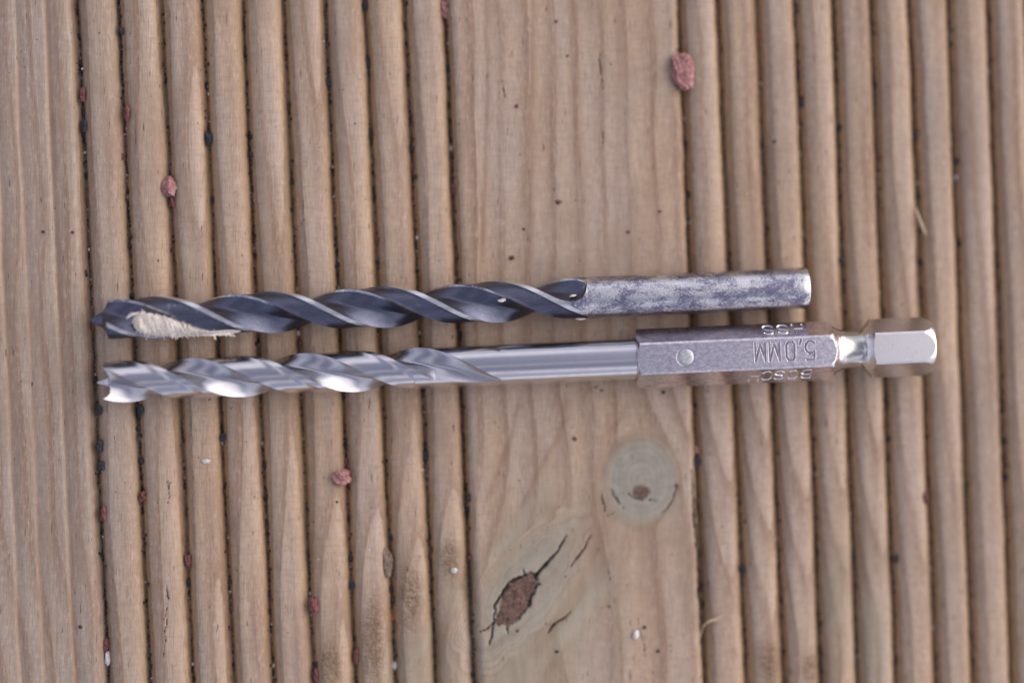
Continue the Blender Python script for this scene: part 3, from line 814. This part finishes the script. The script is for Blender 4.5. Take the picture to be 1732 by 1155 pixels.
RG, BG, WG = 'red stone grains in the grooves', 'dark grains in the grooves', 'white grains on the board'
stones = [
    ('stone_chip', 1157, 121, 37, 55, m_pinkred, 'large pinkish red stone chip at the top edge of the flat middle strip', RG, 10),
    ('stone_chip', 285, 317, 23, 32, m_pinkred, 'reddish stone chip on a rib above the point of the black bit', RG, 0),
    ('stone_chip', 291, 342, 10, 17, m_red, 'small dark red grain just below the reddish chip, upper left', RG, 0),
    ('stone_chip', 578, 808, 29, 25, m_pinkred, 'flat red stone chip on a rib below the middle of the silver bit', RG, 0),
    ('stone_chip', 585, 782, 10, 18, m_red, 'dark red grain in the groove above the flat red chip', RG, 0),
    ('stone_chip', 752, 14, 17, 30, m_pinkred, 'red stone chip in a groove at the top edge of the picture', RG, 5),
    ('stone_chip', 531, 1023, 15, 29, m_red, 'glossy dark red oval stone in a groove near the bottom', RG, 0),
    ('stone_chip', 603, 1107, 10, 30, m_red, 'long red splinter of stone in a groove at the bottom edge', RG, 0),
    ('stone_chip', 535, 1140, 9, 20, m_red, 'dark red grain at the bottom edge, below the glossy oval stone', RG, 0),
    ('stone_chip', 664, 1043, 7, 14, m_orange, 'bright orange grain in a groove left of the long knot', RG, 0),
    ('stone_chip', 1285, 58, 9, 20, m_orange, 'orange red sliver in a groove at the upper right', RG, -12),
    ('stone_chip', 215, 191, 11, 21, m_red, 'dull red grain in the second groove from the left, upper part', RG, 0),
    ('stone_chip', 141, 160, 9, 22, m_red, 'dark red grain in the leftmost groove, upper part', RG, 0),
    ('stone_chip', 241, 838, 12, 22, m_red, 'red grain in the second groove from the left, lower part', RG, 0),
    ('stone_chip', 318, 946, 12, 20, m_red, 'red pebble in the third groove from the left, lower part', RG, 0),
    ('stone_chip', 178, 1088, 15, 26, m_red, 'dark red pebble in the leftmost groove near the bottom', RG, 0),
    ('stone_chip', 175, 868, 9, 26, m_red, 'long dull red grain in the leftmost groove, lower middle', RG, 0),
    ('stone_chip', 697, 285, 9, 26, m_red, 'long dark red grain in the second groove left of the flat strip', RG, 0),
    ('stone_chip', 768, 320, 9, 20, m_red, 'dark red grain in the groove along the flat strip, upper left', RG, 0),
    ('stone_chip', 1519, 1112, 12, 24, m_red, 'dark red grain with a white one on top, lower right', RG, 0),
    ('stone_chip', 1566, 842, 9, 16, m_red, 'small red grain in a right hand groove below the hexagonal end', RG, 0),
    ('stone_chip', 1610, 40, 10, 16, m_red, 'blurred red grain in a far right groove, top', RG, 0),
    ('stone_chip', 353, 236, 14, 24, m_black, 'black grain in the fourth groove from the left, upper part', BG, 0),
    ('stone_chip', 205, 53, 9, 13, m_black, 'black grain near the top of the second groove', BG, 0),
    ('stone_chip', 142, 213, 10, 20, m_black, 'black grain in the leftmost groove below the dark red one', BG, 0),
    ('stone_chip', 556, 139, 11, 18, m_black, 'round black grain in a groove right of the top centre left', BG, 0),
    ('stone_chip', 621, 104, 11, 22, m_black, 'tall black grain in the groove right of the round black grain', BG, 0),
    ('stone_chip', 618, 10, 10, 20, m_black, 'black grain at the top edge above the tall black grain', BG, 0),
    ('stone_chip', 625, 225, 9, 16, m_black, 'black grain below the tall black grain in the same groove', BG, 0),
    ('stone_chip', 759, 117, 10, 13, m_black, 'black grain in the groove along the flat strip, near the top', BG, 0),
    ('stone_chip', 762, 233, 9, 18, m_black, 'black grain in the groove along the flat strip, above a white one', BG, 0),
    ('stone_chip', 719, 769, 13, 22, m_black, 'black crumbly grain below the silver bit, left of the flat strip', BG, 0),
    ('stone_chip', 789, 866, 10, 14, m_black, 'black grain in the groove left of the flat strip, below the black crumbly grain', BG, 0),
    ('stone_chip', 660, 996, 10, 13, m_black, 'black bead beneath the brown bark chip', BG, 0),
    ('stone_chip', 596, 990, 9, 14, m_black, 'black grain right of and above the glossy red stone', BG, 0),
    ('stone_chip', 169, 754, 12, 20, m_black, 'dark grey pebble in the leftmost groove below the silver point', BG, 0),
    ('stone_chip', 167, 692, 11, 16, m_black, 'dark grain in the leftmost groove just below the silver point', BG, 0),
    ('stone_chip', 172, 788, 10, 16, m_black, 'dark grain directly beneath the dark grey pebble', BG, 0),
    ('stone_chip', 238, 695, 10, 20, m_black, 'grey black grain in the second groove below the silver point', BG, 0),
    ('stone_chip', 378, 739, 9, 12, m_black, 'black bead in the fourth groove below the silver bit', BG, 0),
    ('stone_chip', 1178, 782, 13, 19, m_black, 'black grain in the groove right of the round knot', BG, 0),
    ('stone_chip', 1177, 760, 9, 12, m_pinkred, 'pinkish grain just above the black grain beside the round knot', RG, 0),
    ('stone_chip', 1547, 228, 8, 14, m_black, 'blurred black grain on a right hand groove, upper part', BG, 0),
    ('stone_chip', 1255, 962, 16, 14, m_black, 'dark smudge of grit on a rib right of the flat strip, lower part', BG, 0),
    ('stone_chip', 1422, 440, 9, 11, m_black, 'black grain above the neck of the silver bit', BG, 0),
    ('stone_chip', 182, 1112, 8, 22, m_white, 'long white grain in the leftmost groove at the bottom', WG, 0),
    ('stone_chip', 667, 1125, 10, 14, m_white, 'round white grain in a groove at the bottom edge', WG, 0),
    ('stone_chip', 1076, 1072, 9, 15, m_white, 'white grain on the flat strip below the round knot', WG, -10),
    ('stone_chip', 349, 780, 13, 7, m_white, 'small white flake on a rib below the silver point', WG, 0),
    ('stone_chip', 768, 964, 9, 8, m_white, 'white grain on torn grain left of the long knot', WG, 0),
    ('stone_chip', 763, 251, 8, 10, m_white, 'white grain in the groove along the flat strip, upper part', WG, 0),
    ('stone_chip', 1519, 1101, 9, 10, m_white, 'white grain resting on a dark red grain, lower right', WG, 0),
    ('stone_chip', 505, 563, 6, 8, m_white, 'tiny white grain in a groove between the two bits', WG, 0),
    ('bark_chip', 655, 952, 17, 44, m_brown, 'flat brown bark chip caught on a rib edge left of the long knot', None, 0),
]
for nm, px, py, w_, h_, mt, lb, gr, rt in stones:
    stone(nm, px, py, w_, h_, mt, lb, 'chip' if nm == 'bark_chip' else 'stone', gr, rt)

# sawdust crumbs on the black bit
for px, py, w_, h_, z_, lb in [(850, 507, 14, 6, 4.3, 'pale crumb of sawdust in the flute of the black bit'),
                               (984, 536, 22, 9, 2.7, 'pale crumb of sawdust at the lower end of the black flute'),
                               (969, 500, 10, 4, 4.45, 'pale crumb of sawdust at the rounded end of the black flute')]:
    stone('sawdust_crumb', px, py, w_, h_, m_saw, lb, 'crumb', 'sawdust crumbs on the black bit', 15, z_, 0.22)

def fibre(name, pts, r_, label):
    vv_, ff_ = [], []
    P3 = [Vector((*P(px, py, z), z)) for px, py, z in pts]
    dense = []
    for k in range(len(P3) - 1):
        a_1 = P3[max(k - 1, 0)]; b_1 = P3[k]; c_1 = P3[k + 1]; d_1 = P3[min(k + 2, len(P3) - 1)]
        for s_ in range(5):
            t_ = s_ / 5
            dense.append(0.5 * ((2 * b_1) + (c_1 - a_1) * t_ + (2 * a_1 - 5 * b_1 + 4 * c_1 - d_1) * t_ * t_ + (3 * b_1 - a_1 - 3 * c_1 + d_1) * t_ ** 3))
    dense.append(P3[-1])
    strand(dense, r_, vv_, ff_, 6)
    return tag(mesh_obj(name, vv_, ff_, m_fibre, None, True, 60), label, 'fibre')
fibre('wood_fibre', [(1186, 1072, -1.2), (1190, 1058, -.2), (1200, 1050, .25), (1212, 1046, .35), (1224, 1038, .4)], 0.16, 'pale curled wood fibre sticking out of the groove beside the flat strip')
fibre('wood_splinter', [(1549, 352, -.4), (1554, 368, .0), (1560, 384, .15), (1566, 397, .0)], 0.22, 'pale splinter lifting from a rib at the right, above the hexagonal end')
fibre('wood_fibre', [(1283, 545, .2), (1283, 520, 0), (1290, 500, -.6)], 0.05, 'thin fibre on the ribs between the two bits')

# fine grit lying in the grooves and scattered specks
bm = bmesh.new(); bmesh.ops.create_icosphere(bm, subdivisions=1, radius=1)
iv = np.array([v.co[:] for v in bm.verts]); iff = np.array([[v.index for v in f.verts] for f in bm.faces]); bm.free()
gv, gf, gm = [], [], []
cnt = 0
def add_grain(x, y, z, rx, ry, rz, mi):
    global cnt
    jit = 1 + rng.uniform(-.3, .3, (len(iv), 1))
    gv.append(iv * jit * np.array([rx, ry, rz]) + np.array([x, y, z])); gf.append(iff + cnt * len(iv)); gm.append(np.full(len(iff), mi)); cnt += 1
for i in range(ng):
    y = -60.0
    dens = rng.uniform(0.7, 1.3)
    while y < 60:
        loc = 0.6 + 0.5 * float(vnoise2(np.array([y * 0.25 + 17 * i]), np.array([i * 2.2]), 111)[0])
        y += rng.exponential(0.13) * dens / max(loc, .25)
        gxx = float(groove_x(i, np.array([y]))[0]) + rng.normal(0, 0.13)
        s_ = min(0.34, 0.095 * math.exp(rng.normal(0, 0.5)))
        mi = rng.choice(4, p=[.66, .17, .07, .10])
        if mi == 2: s_ *= 0.8
        add_grain(gxx, y, surf_z(gxx, y) + s_ * 0.6, s_, s_ * rng.uniform(1, 1.8), s_ * 0.9, mi)
for _ in range(520):
    x, y = rng.uniform(-66, 66), rng.uniform(-45, 45)
    s_ = 0.035 * math.exp(rng.normal(0, 0.45)); mi = rng.choice(4, p=[.45, .25, .15, .15])
    add_grain(x, y, surf_z(x, y) + s_ * 0.4, s_, s_ * rng.uniform(.8, 1.3), s_ * .7, mi)
for px, py, r_ in [(874, 180, 5), (945, 342, 6), (866, 436, 6), (1062, 392, 4), (972, 742, 5), (941, 37, 4), (942, 1101, 4), (1090, 1060, 4), (1113, 1100, 4), (564, 316, 5), (960, 95, 3), (1116, 358, 4), (1122, 663, 4), (876, 1066, 4), (886, 388, 3), (1008, 655, 3), (123, 393, 4), (73, 392, 4), (570, 849, 3), (136, 1060, 4), (1310, 240, 4), (1018, 660, 3)]:
    x, y = P(px, py); s_ = r_ / 14.0 * .85
    add_grain(x, y, surf_z(x, y) + s_ * .25, s_, s_ * .9, s_ * .5, 1 if r_ >= 5 else rng.choice([0, 1]))
grit = mesh_obj('grit', np.concatenate(gv), np.concatenate(gf), [m_black, m_red, m_white, m_brown], None, False, None, np.concatenate(gm))
tag(grit, 'fine dark, red and white grit lying in the grooves of the board', 'grit', kind='stuff')
